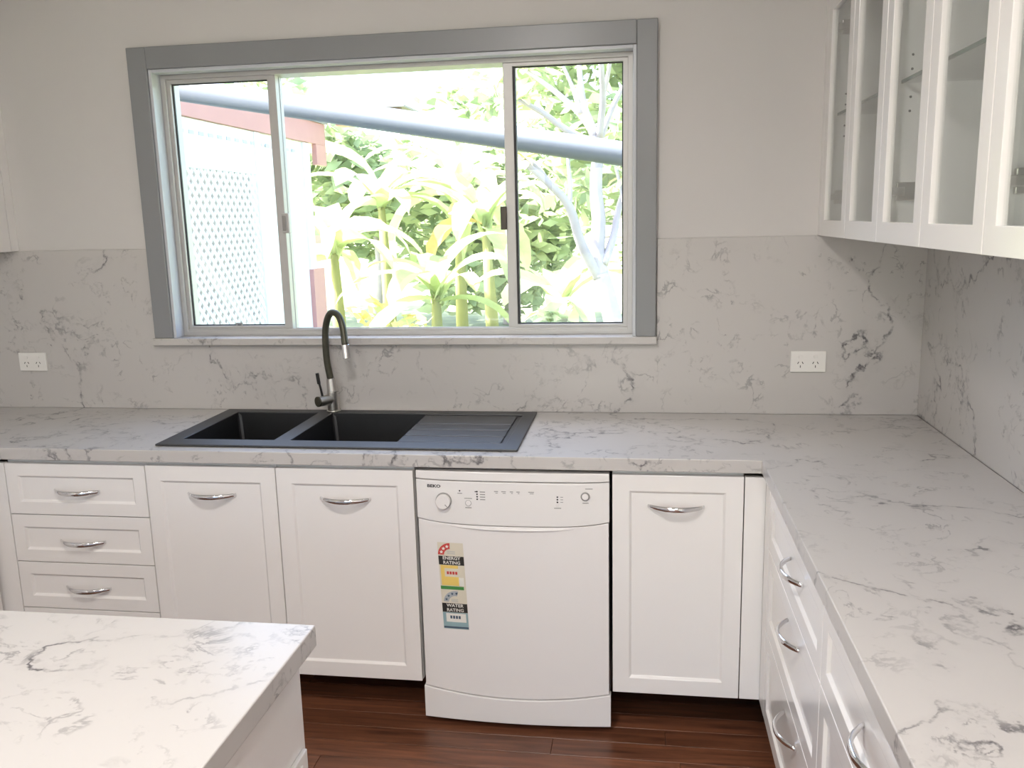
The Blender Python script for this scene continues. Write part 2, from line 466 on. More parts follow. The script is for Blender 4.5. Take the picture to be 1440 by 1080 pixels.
wpart('seal', bx(-0.059, -0.051, 0.060, 0.088, FZ0 + 0.037, FZ1 - 0.03), RUBBER, s2)
wpart('pane', bx(-0.94, -0.08, 0.112, 0.116, FZ0 + 0.018, FZ1 - 0.016), WGLASS)
wpart('stile', bx(-0.945, -0.930, 0.102, 0.126, FZ0 + 0.018, FZ1 - 0.016), ALU)
wpart('stile', bx(-0.090, -0.075, 0.102, 0.126, FZ0 + 0.018, FZ1 - 0.016), ALU)
l1 = wpart('latch', bx(-0.936, -0.908, 0.046, 0.066, 1.563, 1.636), ALU, s1, bevel=0.003)
wpart('latch_slide', bx(-0.932, -0.918, 0.040, 0.047, 1.572, 1.627), KNOBG, s1, bevel=0.002)
wpart('latch', bx(-0.112, -0.090, 0.042, 0.066, 1.558, 1.640), BROWN, s2, bevel=0.003)
wpart('clip', grid_solid([-1.158, -1.153, -1.138, -1.133], [1.206, 1.222, 1.227], lambda i, j: not (i == 1 and j == 0), 0.062, 0.070, 'y'), KNOBG, s1)

# ------------------------------------------------------------------ splashbacks
tag(obj('splashback', grid_solid([XL, AX0 - 0.0062, AX1 + 0.0042, XS], [0.90, 1.1528, ZS], lambda i, j: not (i == 1 and j == 1), 0.0, YB, 'y'), STONE, bevel=0.001), 'white veined stone splashback under and beside the window', 'splashback')
tag(obj('splashback', bx(XS, XR, -2.6, YB, 0.90, ZS), STONE, bevel=0.001), 'white veined stone splashback under the glass-door wall cabinets', 'splashback')

# ------------------------------------------------------------------ benchtop
SX0, SX1, SY0, SY1 = -1.170, 0.016, -0.552, -0.030          # sink outline
bt = grid_solid([XL, FL, SX0 + 0.02, SX1 - 0.02, FR, XS], [-2.6, -1.05, -0.6, SY0 + 0.02, SY1 - 0.015, 0.0],
                lambda i, j: (j >= 2 and not (i == 2 and j == 3)) or i == 4 or (i == 0 and j == 1), 0.86, 0.90, 'z')
tag(obj('benchtop', bt, STONE, bevel=0.0025), 'white quartz benchtop with grey veins wrapping the corner, black sink set in', 'benchtop')

# ------------------------------------------------------------------ sink
sk = thing('kitchen_sink', 'black composite double-bowl sink with drainboard under the window', 'sink', ((SX0 + SX1) / 2, (SY0 + SY1) / 2, 0.9))
so = Vector((-(SX0 + SX1) / 2, -(SY0 + SY1) / 2, -0.9))
def spart(name, bm, mat, bevel=0.0, smooth=False, parent=None):
    bmesh.ops.translate(bm, verts=bm.verts, vec=so)
    return obj(name, bm, mat, parent or sk, bevel=bevel, smooth=smooth)
bX = [SX0, -1.108, -0.795, -0.738, -0.385, -0.030, SX1]; bY = [SY0, -0.478, -0.082, SY1]
spart('rim', grid_solid(bX, bY, lambda i, j: not (j == 1 and i in (1, 3, 4)) , 0.9002, 0.908, 'z'), BLACK, bevel=0.003)
def bowl(x0, x1, y0, y1, zt, zb):
    bm = bmesh.new(); r = 0.018
    top = [bm.verts.new(p) for p in ((x0, y0, zt), (x1, y0, zt), (x1, y1, zt), (x0, y1, zt))]
    bot = [bm.verts.new(p) for p in ((x0 + r, y0 + r, zb), (x1 - r, y0 + r, zb), (x1 - r, y1 - r, zb), (x0 + r, y1 - r, zb))]
    for k in range(4): bm.faces.new([top[k], top[(k + 1) % 4], bot[(k + 1) % 4], bot[k]])
    bm.faces.new(bot)
    bmesh.ops.solidify(bm, geom=bm.faces[:], thickness=0.004)
    return bm
for a, b in ((-1.108, -0.795), (-0.738, -0.385)):
    o = spart('bowl', bowl(a, b, -0.478, -0.082, 0.906, 0.715), BLACK, bevel=0.012)
    bm = bmesh.new(); cx, cy = (a + b) / 2, -0.28
    cyl(bm, (cx, cy, 0.716), (cx, cy, 0.722), 0.045, 0.042)
    spart('drain', bm, STEEL, smooth=False)
# drainboard: stepped ribs inside a shallow tray
dr = spart('drainboard', bx(-0.385, -0.030, -0.478, -0.082, 0.894, 0.9015), BLACK)
for a, b in ((-0.470, -0.395), (-0.387, -0.312), (-0.304, -0.229), (-0.221, -0.100)):
    spart('rib', bx(-0.383, -0.048, a, b, 0.9015, 0.9065), BLACK, bevel=0.003, parent=dr)

# ------------------------------------------------------------------ tap
tp = thing('mixer_tap', 'gooseneck mixer tap with dark flexible hose and steel base', 'tap', (-0.742, -0.058, 0.9085))
bm = bmesh.new(); cyl(bm, (0, 0, 0), (0, 0, 0.006), 0.026, 0.026); cyl(bm, (0, 0, 0.006), (0, 0, 0.075), 0.0215); cyl(bm, (0, 0, 0.075), (-0.004, 0, 0.125), 0.0205, 0.0165)
obj('body', bm, STEEL, tp, bevel=0.0015)
TO = Vector((-0.742, -0.058, 0.9085))
hose = [at_y(a, b, c) - TO for a, b, c in ((463, 538, -0.060), (459.5, 505, -0.062), (457.5, 470, -0.068), (460, 450, -0.078), (465, 440.5, -0.090), (471, 440, -0.102), (477, 446, -0.114), (482, 460, -0.126), (485.5, 486, -0.138))]
bm = bmesh.new(); tube(bm, spline([(-0.004, 0, 0.115)] + hose[1:], 8), 0.0122, 16)
obj('hose', bm, GUN, tp, smooth=True)
bm = bmesh.new(); cyl(bm, hose[-1] + Vector((0, 0, 0.004)), at_y(487.5, 504, -0.142) - TO, 0.0142)
obj('spray_head', bm, CHROME, tp, bevel=0.001)
vk = obj('valve', cyl(bmesh.new(), (-0.004, -0.006, 0.047), (-0.036, -0.050, 0.047), 0.019), STEEL, tp, bevel=0.002)
obj('valve_cap', cyl(bmesh.new(), (-0.036, -0.050, 0.047), (-0.040, -0.0555, 0.047), 0.0192), GUN, vk, bevel=0.001)
bm = bmesh.new(); tube(bm, [(-0.026, -0.036, 0.060), (-0.030, -0.040, 0.095), (-0.034, -0.043, 0.118)], [0.0045, 0.0042, 0.0042], 10); tube(bm, [(-0.034, -0.043, 0.112), (-0.038, -0.044, 0.152)], [0.0066, 0.0066], 10)
obj('lever', bm, BLACKG, tp)

# ------------------------------------------------------------------ base cabinets
def carcass(t, w, depth, z0=0.14, z1=0.856, plinth=0.26):
    bm = bmesh.new(); e = 0.016
    box(bm, 0.001, e, 0.001, depth, z0, z1); box(bm, w - e, w - 0.001, 0.001, depth, z0, z1)
    box(bm, e, w - e, 0.001, depth, z0, z0 + e); box(bm, e, w - e, depth - 0.006, depth, z0 + e, z1); box(bm, e, w - e, 0.001, 0.08, z1 - e, z1)
    obj('body', bm, WHITEIN, t)
    obj('plinth', bx(0.01, w - 0.01, plinth, depth - 0.02, 0.002, z0), DARK, t)
ZT, ZB = 0.845, 0.141
G = 0.0015
# run under the window
def base(name, label, x0, x1, cat='cabinet'):
    t = thing(name, label, cat, (x0, YD, 0)); carcass(t, x1 - x0, 0.545); return t
t = base('drawer_cabinet', 'white four-drawer cabinet with four chrome handles beside the sink cupboards', -1.695, -1.194)
W = 1.695 - 1.194
for z0, z1, hz in ((0.668, ZT, 0.752), (0.501, 0.668, 0.577), (0.335, 0.501, 0.412), (ZB, 0.335, 0.245)):
    front(t, 'drawer', G, W - G, z0 + G, z1 - G, hz, st=0.042)
t = base('base_cabinet', 'white cupboard with one shaker door beside the drawer stack', -1.194, -0.751)
front(t, 'door', G, 0.443 - G, ZB, ZT, 0.752)
t = base('base_cabinet', 'white cupboard with one shaker door right beside the dishwasher, below the sink drainboard', -0.751, -0.304)
front(t, 'door', G, 0.447 - G, ZB, ZT, 0.748)
t = base('base_cabinet', 'white cupboard with one shaker door between dishwasher and corner', 0.3025, 0.686)
front(t, 'door', G, 0.3835 - G, ZB, ZT, 0.749, hx=0.1885)
# corner fillers
tag(obj('corner_filler', bx(0.6875, 0.7470, -0.585, -0.567, ZB, ZT), WHITE, bevel=0.001), 'narrow white filler strip in the corner beside the three wide drawers', 'filler panel')
tag(obj('corner_filler', bx(-1.800, -1.6965, -0.585, -0.567, ZB, ZT), WHITE, bevel=0.001), 'narrow white filler strip beside the four-drawer cabinet', 'filler panel')
# right leg, fronts face -x
XD = FR + 0.033
t = thing('drawer_cabinet', 'white cabinet of three wide drawers in the corner beside the filler strip', 'cabinet', (XD, -0.672, 0), -PI / 2)
carcass(t, 0.724, 0.55)
obj('corner_strip', bx(-0.084, 0, -0.018, 0, ZB, ZT), WHITE, t)
for z0, z1, hz in ((0.662, ZT, 0.762), (0.416, 0.662, 0.600), (ZB, 0.416, 0.348)):
    front(t, 'drawer', G, 0.724 - G, z0 + G, z1 - G, hz, hx=0.395, st=0.045)
t = thing('drawer_cabinet', 'white drawer cabinet next to the three wide corner drawers', 'cabinet', (XD, -1.397, 0), -PI / 2)
carcass(t, 0.76, 0.55)
for z0, z1, hz in ((0.662, ZT, 0.762), (0.416, 0.662, 0.600), (ZB, 0.416, 0.348)):
    front(t, 'drawer', G, 0.76 - G, z0 + G, z1 - G, hz, hx=0.385, st=0.045)
t = thing('base_cabinet', 'white single-door cupboard at the open end of the benchtop under the glass-door cabinets', 'cabinet', (XD, -2.158, 0), -PI / 2)
carcass(t, 0.43, 0.55)
front(t, 'door', G, 0.43 - G, ZB, ZT, 0.762)
# left leg
t = thing('base_cabinet', 'white cupboard under the left return of the benchtop', 'cabinet', (FL - 0.033, -1.04, 0), PI / 2)
carcass(t, 0.44, 0.55)
front(t, 'door', G, 0.44 - G, ZB, ZT, 0.762)

# ------------------------------------------------------------------ island
tag(obj('island_benchtop', bx(-1.62, -0.1835, -2.62, -1.7100, 0.86, 0.90), STONE, bevel=0.0025), 'pale veined quartz slab on the island bench', 'benchtop')
isl = thing('island_cabinet', 'white island cabinet below the pale stone slab', 'cabinet', (-0.90, -2.165, 0))
obj('body', bx(-0.68, 0.670, -0.42, 0.421, 0.0, 0.8598), WHITEIN, isl)
obj('end_panel', bx(0.670, 0.688, -0.435, 0.437, 0.0, 0.8598), WHITE, isl, bevel=0.001)
obj('back_panel', bx(-0.68, 0.670, 0.421, 0.437, 0.0, 0.8598), WHITE, isl, bevel=0.001)

# ------------------------------------------------------------------ power outlets
def outlet(name, label, loc, rz, w=0.117, h=0.073, sockets=2):
    t = thing(name, label, 'outlet', loc, rz, None)
    obj('plate', bx(-w / 2, w / 2, -0.009, 0, -h / 2, h / 2), PLAST, t, bevel=0.002)
    for s in range(sockets):
        cx = (-0.026, 0.024)[s] if sockets == 2 else 0.0
        obj('switch', bx(cx - 0.007, cx + 0.007, -0.0125, -0.009, 0.012, 0.022), PLAST, t, bevel=0.001)
        bm = bmesh.new()
        for dx, dz, rz2 in ((-0.0075, -0.004, 0.5), (0.0075, -0.004, -0.5), (0, -0.017, 0)):
            v = box(bm, -0.0012, 0.0012, -0.0095, -0.0085, -0.0042, 0.0042)
            for q in v: q.co = Matrix.Rotation(rz2, 3, 'Y') @ q.co + Vector((cx + dx, 0, dz))
        obj('socket_slots', bm, BLACKG, t)
    return t
outlet('power_outlet', 'white double power outlet on the splashback between window and corner', (0.958, -0.0002, 1.088), 0)
outlet('power_outlet', 'white power outlet on the splashback between the window and the single left-wall cabinet', (-1.988, -0.0002, 1.086), 0)
outlet('power_outlet', 'white double power outlet on the island end panel', (-0.2118, -1.80, 0.640), PI / 2)

# ------------------------------------------------------------------ dishwasher
dw = thing('dishwasher', 'white freestanding dishwasher with energy and water rating stickers', 'dishwasher', (0, -0.59, 0))
HWD = 0.295
def bul(x, b=0.014): return -b * (1 - (x / HWD) ** 2)
def bulged(x0, x1, zlo, zhi, b, ythick, nx=24, nz=1, off=0.0):
    """slab whose front bows outward; zlo / zhi are functions of x"""
    bm = bmesh.new(); F = []; Bk = []
    for i in range(nx + 1):
        x = x0 + (x1 - x0) * i / nx
        F.append([bm.verts.new((x, bul(x, b) - off, zlo(x) + (zhi(x) - zlo(x)) * j / nz)) for j in range(nz + 1)])
        Bk.append([bm.verts.new((x, ythick, zlo(x) + (zhi(x) - zlo(x)) * j / nz)) for j in range(nz + 1)])
    for i in range(nx):
        for j in range(nz):
            bm.faces.new([F[i][j], F[i + 1][j], F[i + 1][j + 1], F[i][j + 1]])
            bm.faces.new([Bk[i][j], Bk[i][j + 1], Bk[i + 1][j + 1], Bk[i + 1][j]])
        bm.faces.new([F[i][0], Bk[i][0], Bk[i + 1][0], F[i + 1][0]])
        bm.faces.new([F[i][nz], F[i + 1][nz], Bk[i + 1][nz], Bk[i][nz]])
    for i in (0, nx):
        for j in range(nz):
            bm.faces.new([F[i][j], F[i][j + 1], Bk[i][j + 1], Bk[i][j]])
    return bm
obj('body', bx(-0.290, 0.290, 0.028, 0.55, 0.025, 0.845), APPL2, dw)
obj('top_strip', bulged(-HWD, HWD, lambda x: 0.8235 - 0.003 * (1 - (x / HWD) ** 8), lambda x: 0.848, 0.010, 0.028), APPL, dw, bevel=0.002)
arc_p = lambda x: 0.697 - 0.016 * (1 - (x / HWD) ** 4)
cp = obj('control_panel', bulged(-HWD, HWD, arc_p, lambda x: 0.8205 - 0.003 * (1 - (x / HWD) ** 8), 0.014, 0.028), APPL2, dw, bevel=0.0015)
arc_k = lambda x: 0.129 - 0.026 * (1 - (x / HWD) ** 2)
dd = obj('door', bulged(-HWD + 0.002, HWD - 0.002, lambda x: arc_k(x) + 0.0035, lambda x: arc_p(x) - 0.003, 0.014, 0.028, off=-0.002), APPL, dw, bevel=0.002)
# finger grip lip along the door's top edge
bm = bmesh.new(); tube(bm, [(x, bul(x, 0.014) + 0.0012, arc_p(x) - 0.0085 - 0.004 * (1 - (x / 0.19) ** 2)) for x in [-0.19 + 0.38 * i / 24 for i in range(25)]], [0.0005 + 0.0040 * (1 - abs(-1 + 2 * i / 24) ** 3) for i in range(25)], 8)
obj('grip_lip', bm, APPL, dd, smooth=True)
obj('kick_panel', bulged(-HWD - 0.003, HWD + 0.003, lambda x: 0.022, arc_k, 0.016, 0.028, off=0.001), APPL2, dw, bevel=0.0015)
for x in (-0.26, 0.26): obj('foot', cyl(bmesh.new(), (x, 0.05, 0), (x, 0.05, 0.024), 0.014), BLACKG, dw)
for x in (-0.25, 0.25): obj('foot', cyl(bmesh.new(), (x, 0.5, 0), (x, 0.5, 0.024), 0.014), BLACKG, dw)
PB = lambda x: bul(x, 0.014)
def disc(name, x, z, r, d0, d1, mat, parent, n=32):
    return obj(name, cyl(bmesh.new(), (x, PB(x) - d0, z), (x, PB(x) - d1, z), r, r * 0.97, n), mat, parent, bevel=0.001)
def bar(x0, x1, z0, z1, mat=PRINT, name='printed_mark', parent=None, e=0.0004, sx=0.0, fn=None):
    fn = fn or PB
    bm = bmesh.new(); n = max(1, int((x1 - x0) / 0.02))
    a = [bm.verts.new((x0 + (x1 - x0) * i / n, fn(x0 + (x1 - x0) * i / n) - e, z0)) for i in range(n + 1)]
    b = [bm.verts.new((x0 + sx + (x1 - x0) * i / n, fn(x0 + (x1 - x0) * i / n) - e, z1)) for i in range(n + 1)]
    for i in range(n): bm.faces.new([a[i], a[i + 1], b[i + 1], b[i]])
    return obj(name, bm, mat, parent or cp)
kb = disc('knob_ring', -0.208, 0.756, 0.0255, -0.002, 0.006, KNOBG, cp)
k2 = disc('knob', -0.208, 0.756, 0.0225, 0.004, 0.018, APPL, cp)
bm = bmesh.new(); v = box(bm, -0.0012, 0.0012, -0.0003, 0.0003, 0.010, 0.020)
for q in v: q.co = Matrix.Rotation(2.4, 3, 'Y') @ q.co + Vector((-0.208, PB(-0.208) - 0.0183, 0.756))
obj('pointer', bm, KNOBG, k2)
disc('button_ring', -0.131, 0.751, 0.0098, -0.002, 0.0012, KNOBG, cp)
disc('button', -0.131, 0.751, 0.0084, 0.0, 0.003, APPL, cp)
disc('button_ring', 0.224, 0.778, 0.0140, -0.002, 0.003, KNOBG, cp)
disc('button', 0.224, 0.778, 0.0100, 0.0, 0.005, APPL, cp)
def led(x, z, r=0.0027): return disc('indicator_light', x, z, r, -0.001, 0.0008, BLACKG, cp, 12)
led(-0.157, 0.789)
for i, z in enumerate((0.788, 0.780, 0.772, 0.764)): led(-0.103, z); bar(-0.094, -0.078, z - 0.002, z + 0.001)
bar(-0.110, -0.103, 0.7865, 0.7895, PBLACK)
bar(-0.164, -0.149, 0.780, 0.7825)
bar(-0.143, -0.119, 0.7645, 0.767); bar(-0.141, -0.121, 0.735, 0.7375)
for x0, x1 in ((-0.050, -0.038), (-0.028, -0.014), (-0.002, 0.008), (0.018, 0.028), (0.054, 0.071)):
    bar(x0, x1, 0.789, 0.7915); bar(x0 + 0.004, x1 - 0.001, 0.7845, 0.7865)
for z in (0.776, 0.768, 0.760): led(0.141, z); bar(0.150, 0.158, z - 0.001, z + 0.001)
disc('button', 0.141, 0.751, 0.005, -0.001, 0.0015, APPL, cp); bar(0.131, 0.152, 0.740, 0.7425)
bar(0.224, 0.246, 0.8005, 0.803); bar(0.216, 0.234, 0.7565, 0.759)
def text(body, size, x, z, mat, parent, name='lettering', sx=1.0, bold=0.0, e=0.0006, fn=None):
    fn = fn or PB
    bm = text_bm(body, size, sx, bold)
    for v in bm.verts:
        X, Z = v.co.x + x, v.co.z + z
        v.co = (X, fn(X) - e, Z)
    return obj(name, bm, mat, parent)
text('BEKO', 0.0130, -0.238, 0.8005, PBLACK, cp, 'brand_lettering', 1.3, 0.0004)
# stickers on the door
DB = lambda x: bul(x, 0.014) + 0.002
def sticker(name, label, xc, z0, z1, wd, lean, body):
    n = 8; bm = bmesh.new()
    a = [bm.verts.new((xc - wd / 2 + wd * i / n, DB(xc - wd / 2 + wd * i / n) - 0.0006, z0)) for i in range(n + 1)]
    b = [bm.verts.new((xc - wd / 2 + wd * i / n - lean, DB(xc - wd / 2 + wd * i / n - lean) - 0.0006, z1)) for i in range(n + 1)]
    for i in range(n): bm.faces.new([a[i], a[i + 1], b[i + 1], b[i]])
    s = obj(name, bm, PCREAM, dd); s['label'] = label
    lx = lambda z: xc - lean * (z - z0) / (z1 - z0)
    body(s, lx)
    return s
def srect(s, lx, dx0, dx1, z0, z1, mat, e, name='printed_field'):
    zc = (z0 + z1) / 2
    return bar(lx(z0) + dx0, lx(z0) + dx1, z0, z1, mat, name, s, e, lx(z1) - lx(z0), DB)
def sarc(s, cx, cz, r0, r1, a0, a1, mat, e, n=10):
    bm = bmesh.new(); L = []
    for i in range(n + 1):
        a = a0 + (a1 - a0) * i / n
        L.append([bm.verts.new((cx + r * math.cos(a), DB(cx + r * math.cos(a)) - e, cz + r * math.sin(a))) for r in (r0, r1)])
    for p, q in zip(L, L[1:]): bm.faces.new([p[0], p[1], q[1], q[0]])
    return obj('rating_arc', bm, mat, s)
def star(s, x, z, r, mat, e):
    bm = bmesh.new()
    vs = [bm.verts.new((x + rr * math.sin(2 * PI * i / 10), DB(x) - e, z + rr * math.cos(2 * PI * i / 10))) for i, rr in enumerate([r, r * 0.5] * 5)]
    bm.faces.new(vs)
    return obj('star', bm, mat, s)
def energy(s, lx):
    cx = lx(0.60)
    sarc(s, cx - 0.002, 0.5795, 0.019, 0.0385, PI * 0.5, PI, PRED, 0.0010)
    for i in range(3):
        a = PI * (0.60 + 0.15 * i)
        star(s, cx - 0.002 + 0.0285 * math.cos(a), 0.5795 + 0.0285 * math.sin(a), 0.0062, PWHITE, 0.0014)
    for k in range(3): srect(s, lx, -0.012, 0.014, 0.583 + k * 0.004, 0.5842 + k * 0.004, PGREY, 0.0009, 'printed_mark')
    srect(s, lx, -0.0405, 0.0405, 0.5465, 0.5755, PBLACK, 0.0009)
    text('ENERGY', 0.0145, lx(0.568) + 0.001, 0.5685, PWHITE, s, 'lettering', 1.05, 0.0003, 0.0013, DB)
    text('RATING', 0.0145, lx(0.554) + 0.001, 0.5540, PWHITE, s, 'lettering', 1.05, 0.0003, 0.0013, DB)
    srect(s, lx, -0.036, 0.020, 0.4785, 0.5455, PYEL, 0.0009)
    srect(s, lx, -0.024, 0.0405, 0.508, 0.5355, PCREAM, 0.0012)
    for k in range(4): srect(s, lx, -0.017 + 0.009 * k, -0.0105 + 0.009 * k, 0.516, 0.5255, PRED, 0.0015, 'printed_digit')
    srect(s, lx, 0.020, 0.036, 0.4785, 0.5065, PWHITE, 0.0011)
    srect(s, lx, -0.0405, 0.034, 0.4655, 0.4765, PGREEN, 0.0009)
def water(s, lx):
    cx = lx(0.43)
    sarc(s, cx + 0.004, 0.4225, 0.022, 0.0385, PI * 0.42, PI * 0.98, PGREY, 0.0010)
    for i in range(4):
        a = PI * (0.46 + 0.145 * i)
        star(s, cx + 0.004 + 0.0305 * math.cos(a), 0.4225 + 0.0305 * math.sin(a), 0.0048, PNAVY, 0.0014)
    for k in range(3): srect(s, lx, -0.010, 0.012, 0.424 + k * 0.004, 0.4252 + k * 0.004, PGREY, 0.0009, 'printed_mark')
    srect(s, lx, -0.0405, 0.0405, 0.3895, 0.4195, PBLACK, 0.0009)
    text('WATER', 0.0145, lx(0.412) + 0.001, 0.4120, PWHITE, s, 'lettering', 1.1, 0.0003, 0.0013, DB)
    text('RATING', 0.0145, lx(0.397) + 0.001, 0.3970, PWHITE, s, 'lettering', 1.05, 0.0003, 0.0013, DB)
    srect(s, lx, -0.0405, 0.0405, 0.334, 0.389, PTEAL, 0.0009)
    srect(s, lx, -0.030, 0.034, 0.357, 0.386, PWHITE, 0.0012)
    for k in range(4): srect(s, lx, -0.017 + 0.009 * k, -0.0105 + 0.009 * k, 0.3685, 0.3785, PNAVY, 0.0015, 'printed_digit')
    srect(s, lx, -0.040, 0.040, 0.336, 0.342, PNAVY, 0.0012, 'printed_mark')
sticker('energy_sticker', 'energy rating sticker with red arc and yellow field', -0.1885, 0.4645, 0.6195, 0.082, 0.006, energy)
sticker('water_sticker', 'water rating sticker with grey arc', -0.1835, 0.333, 0.4640, 0.082, 0.005, water)

# ------------------------------------------------------------------ glass-door wall cabinets
def wall_cabinet(label, loc, rz, w, ndoor, dep, h=0.745):
    t = thing('wall_cabinet', label, 'cabinet', loc, rz)
    th = 0.016
    for a in (0.0005, w - th - 0.0005): obj('side_panel', bx(a, a + th, 0.0, dep, 0, h), WHITEIN, t)
    obj('bottom_panel', bx(th + 0.0005, w - th - 0.0005, 0.0, dep, 0, th), WHITEIN, t)
    obj('top_panel', bx(th + 0.0005, w - th - 0.0005, 0.0, dep, h - th, h), WHITEIN, t)
    obj('rear_panel', bx(th + 0.0005, w - th - 0.0005, dep - 0.008, dep, th, h - th), WHITEIN, t)
    sh = obj('glass_shelf', bx(th + 0.002, w - th - 0.002, 0.020, dep - 0.010, 0.379, 0.385), CGLASS, t)
    obj('shelf_edge', bx(th + 0.002, w - th - 0.002, 0.016, 0.020, 0.378, 0.386), SHELFG, sh)
    dwid = w / ndoor
    for k in range(ndoor):
        d = obj('door', shaker(dwid - 2 * G, h + 0.002, st=0.051, glass=True), WHITE, t, bevel=0.0012, loc=(k * dwid + G, -0.0005, -0.002))
        obj('pane', bx(0.045, dwid - 2 * G - 0.045, -0.0085, -0.0045, 0.045, h - 0.045), CGLASS, d)
    for x, s in ((th, 1), (w - th, -1)):
        for z in (0.10, h - 0.12):
            bm = bmesh.new(); box(bm, min(x, x + s * 0.010), max(x, x + s * 0.010), 0.018, 0.064, z, z + 0.044); box(bm, min(x, x + s * 0.022), max(x, x + s * 0.022), 0.002, 0.034, z + 0.012, z + 0.032)
            obj('hinge', bm, STEEL, t, bevel=0.002)
        for z in (0.314, 0.347, 0.412, 0.445):
            obj('shelf_pin_hole', cyl(bmesh.new(), (x, 0.040, z), (x + s * 0.0008, 0.040, z), 0.0032, n=10), BLACKG, t)
    return t
XW = 0.993; dep = XR - XW - 0.0005
wall_cabinet('white glass-door wall cabinet against the window wall, above the corner', (XW, -0.030, ZS + 0.002), -PI / 2, 0.7025, 2, dep)
wall_cabinet('middle white glass-door wall cabinet with shelf pin holes on its side panel', (XW, -0.7330, ZS + 0.002), -PI / 2, 0.7010, 2, dep)
wall_cabinet('white glass-door wall cabinet ending the row away from the window wall', (XW, -1.4345, ZS + 0.002), -PI / 2, 0.7020, 2, dep)
tag(obj('cabinet_filler', bx(0.975, 0.993, -0.0285, 0.0115, ZS + 0.001, ZS + 0.747), WHITE), 'thin white filler between the glass-door cabinets and the window wall', 'filler panel')
wall_cabinet('white glass-door wall cabinet on the left wall past the window', (-2.018, -0.735, ZS + 0.002), PI / 2, 0.7050, 2, abs(XL + 2.018) - 0.0005)
tag(obj('cabinet_filler', bx(-2.018, -2.000, -0.0285, 0.0115, ZS + 0.001, ZS + 0.747), WHITE), 'thin white filler between the left wall cabinet and the window wall', 'filler panel')

# ------------------------------------------------------------------ ceiling fill lights, out of view, added to brighten the room
for i, (x, y, r, wt) in enumerate(FILL_LIGHTS):
    nm = ['above the island', 'above the aisle by the drawers', 'behind the island', 'near the sliding door'][i]
    t = thing('ceiling_fill_light', 'added round ceiling fill light ' + nm, 'fill light', (x, y, ZC), 0, 'added ceiling fill lights')
    obj('rim', cyl(bmesh.new(), (0, 0, -0.03), (0, 0, 0), r + 0.02, r + 0.025, 40), APPL, t)
    obj('diffuser', cyl(bmesh.new(), (0, 0, -0.036), (0, 0, -0.03), r, r, 40), FILL_LAMP, t)
    ld = bpy.data.lights.new('fill_lamp', 'AREA'); ld.shape = 'DISK'; ld.size = 2 * r; ld.energy = wt; ld.color = (1.0, 0.945, 0.90)
    lo = bpy.data.objects.new('fill_lamp', ld); col.objects.link(lo); lo.parent = t; lo.location = (0, 0, -0.04)

# ================================================================== OUTDOORS
GZ = -0.5
LAWN = pm('lawn_grass', (0.20, 0.23, 0.12), 0.9, noise=0.5, nscale=2.5)
MAROON = pm('maroon_paint', (0.48, 0.24, 0.23), 0.5, noise=0.08)
TIMB = pm('weathered_timber', (0.22, 0.15, 0.11), 0.7, noise=0.2)
LWHITE = pm('white_exterior_paint', (0.72, 0.73, 0.75), 0.55, noise=0.04)
SHADEW = pm('shaded_fibro', (0.48, 0.49, 0.52), 0.7, noise=0.06)  # shade inside the wing put into this grey
PVC = pm('grey_pvc', (0.105, 0.12, 0.145), 0.35, noise=0.05)
ROOFM = pm('roof_sheet', (0.30, 0.28, 0.27), 0.5, noise=0.1)
BARK = pm('pale_bark', (0.34, 0.31, 0.33), 0.8, noise=0.25, nscale=6, bump=0.5, bscale=40)
STEM = leaf_mat('banana_stem', (0.30, 0.30, 0.14), 0.1)
BAN = [leaf_mat('banana_leaf', (0.38, 0.46, 0.25), 0.45), leaf_mat('banana_leaf_pale', (0.54, 0.60, 0.36), 0.45), leaf_mat('banana_leaf_dry', (0.55, 0.42, 0.20), 0.35)]
LEAF = [leaf_mat('shrub_leaf', (0.31, 0.39, 0.24), 0.4, 0.35), leaf_mat('shrub_leaf_light', (0.48, 0.55, 0.33), 0.45, 0.35), leaf_mat('yellow_leaf', (0.58, 0.50, 0.24), 0.4, 0.3)]

tag(obj('lawn', bx(-60, 60, YF - 40, 80, GZ - 0.2, GZ), LAWN), 'sunlit grass yard outside the window', None, None, 'structure')

tag(obj('added_paving', bx(-6, 6, YF - 9, YF - 0.11, GZ, GZ + 0.06), pm('concrete', (0.42, 0.40, 0.37), 0.8, noise=0.1)), 'unseen concrete paving added against green lawn bounce outside the sliding door', None, None, 'structure')  # unseen, added to keep green lawn bounce out of the room
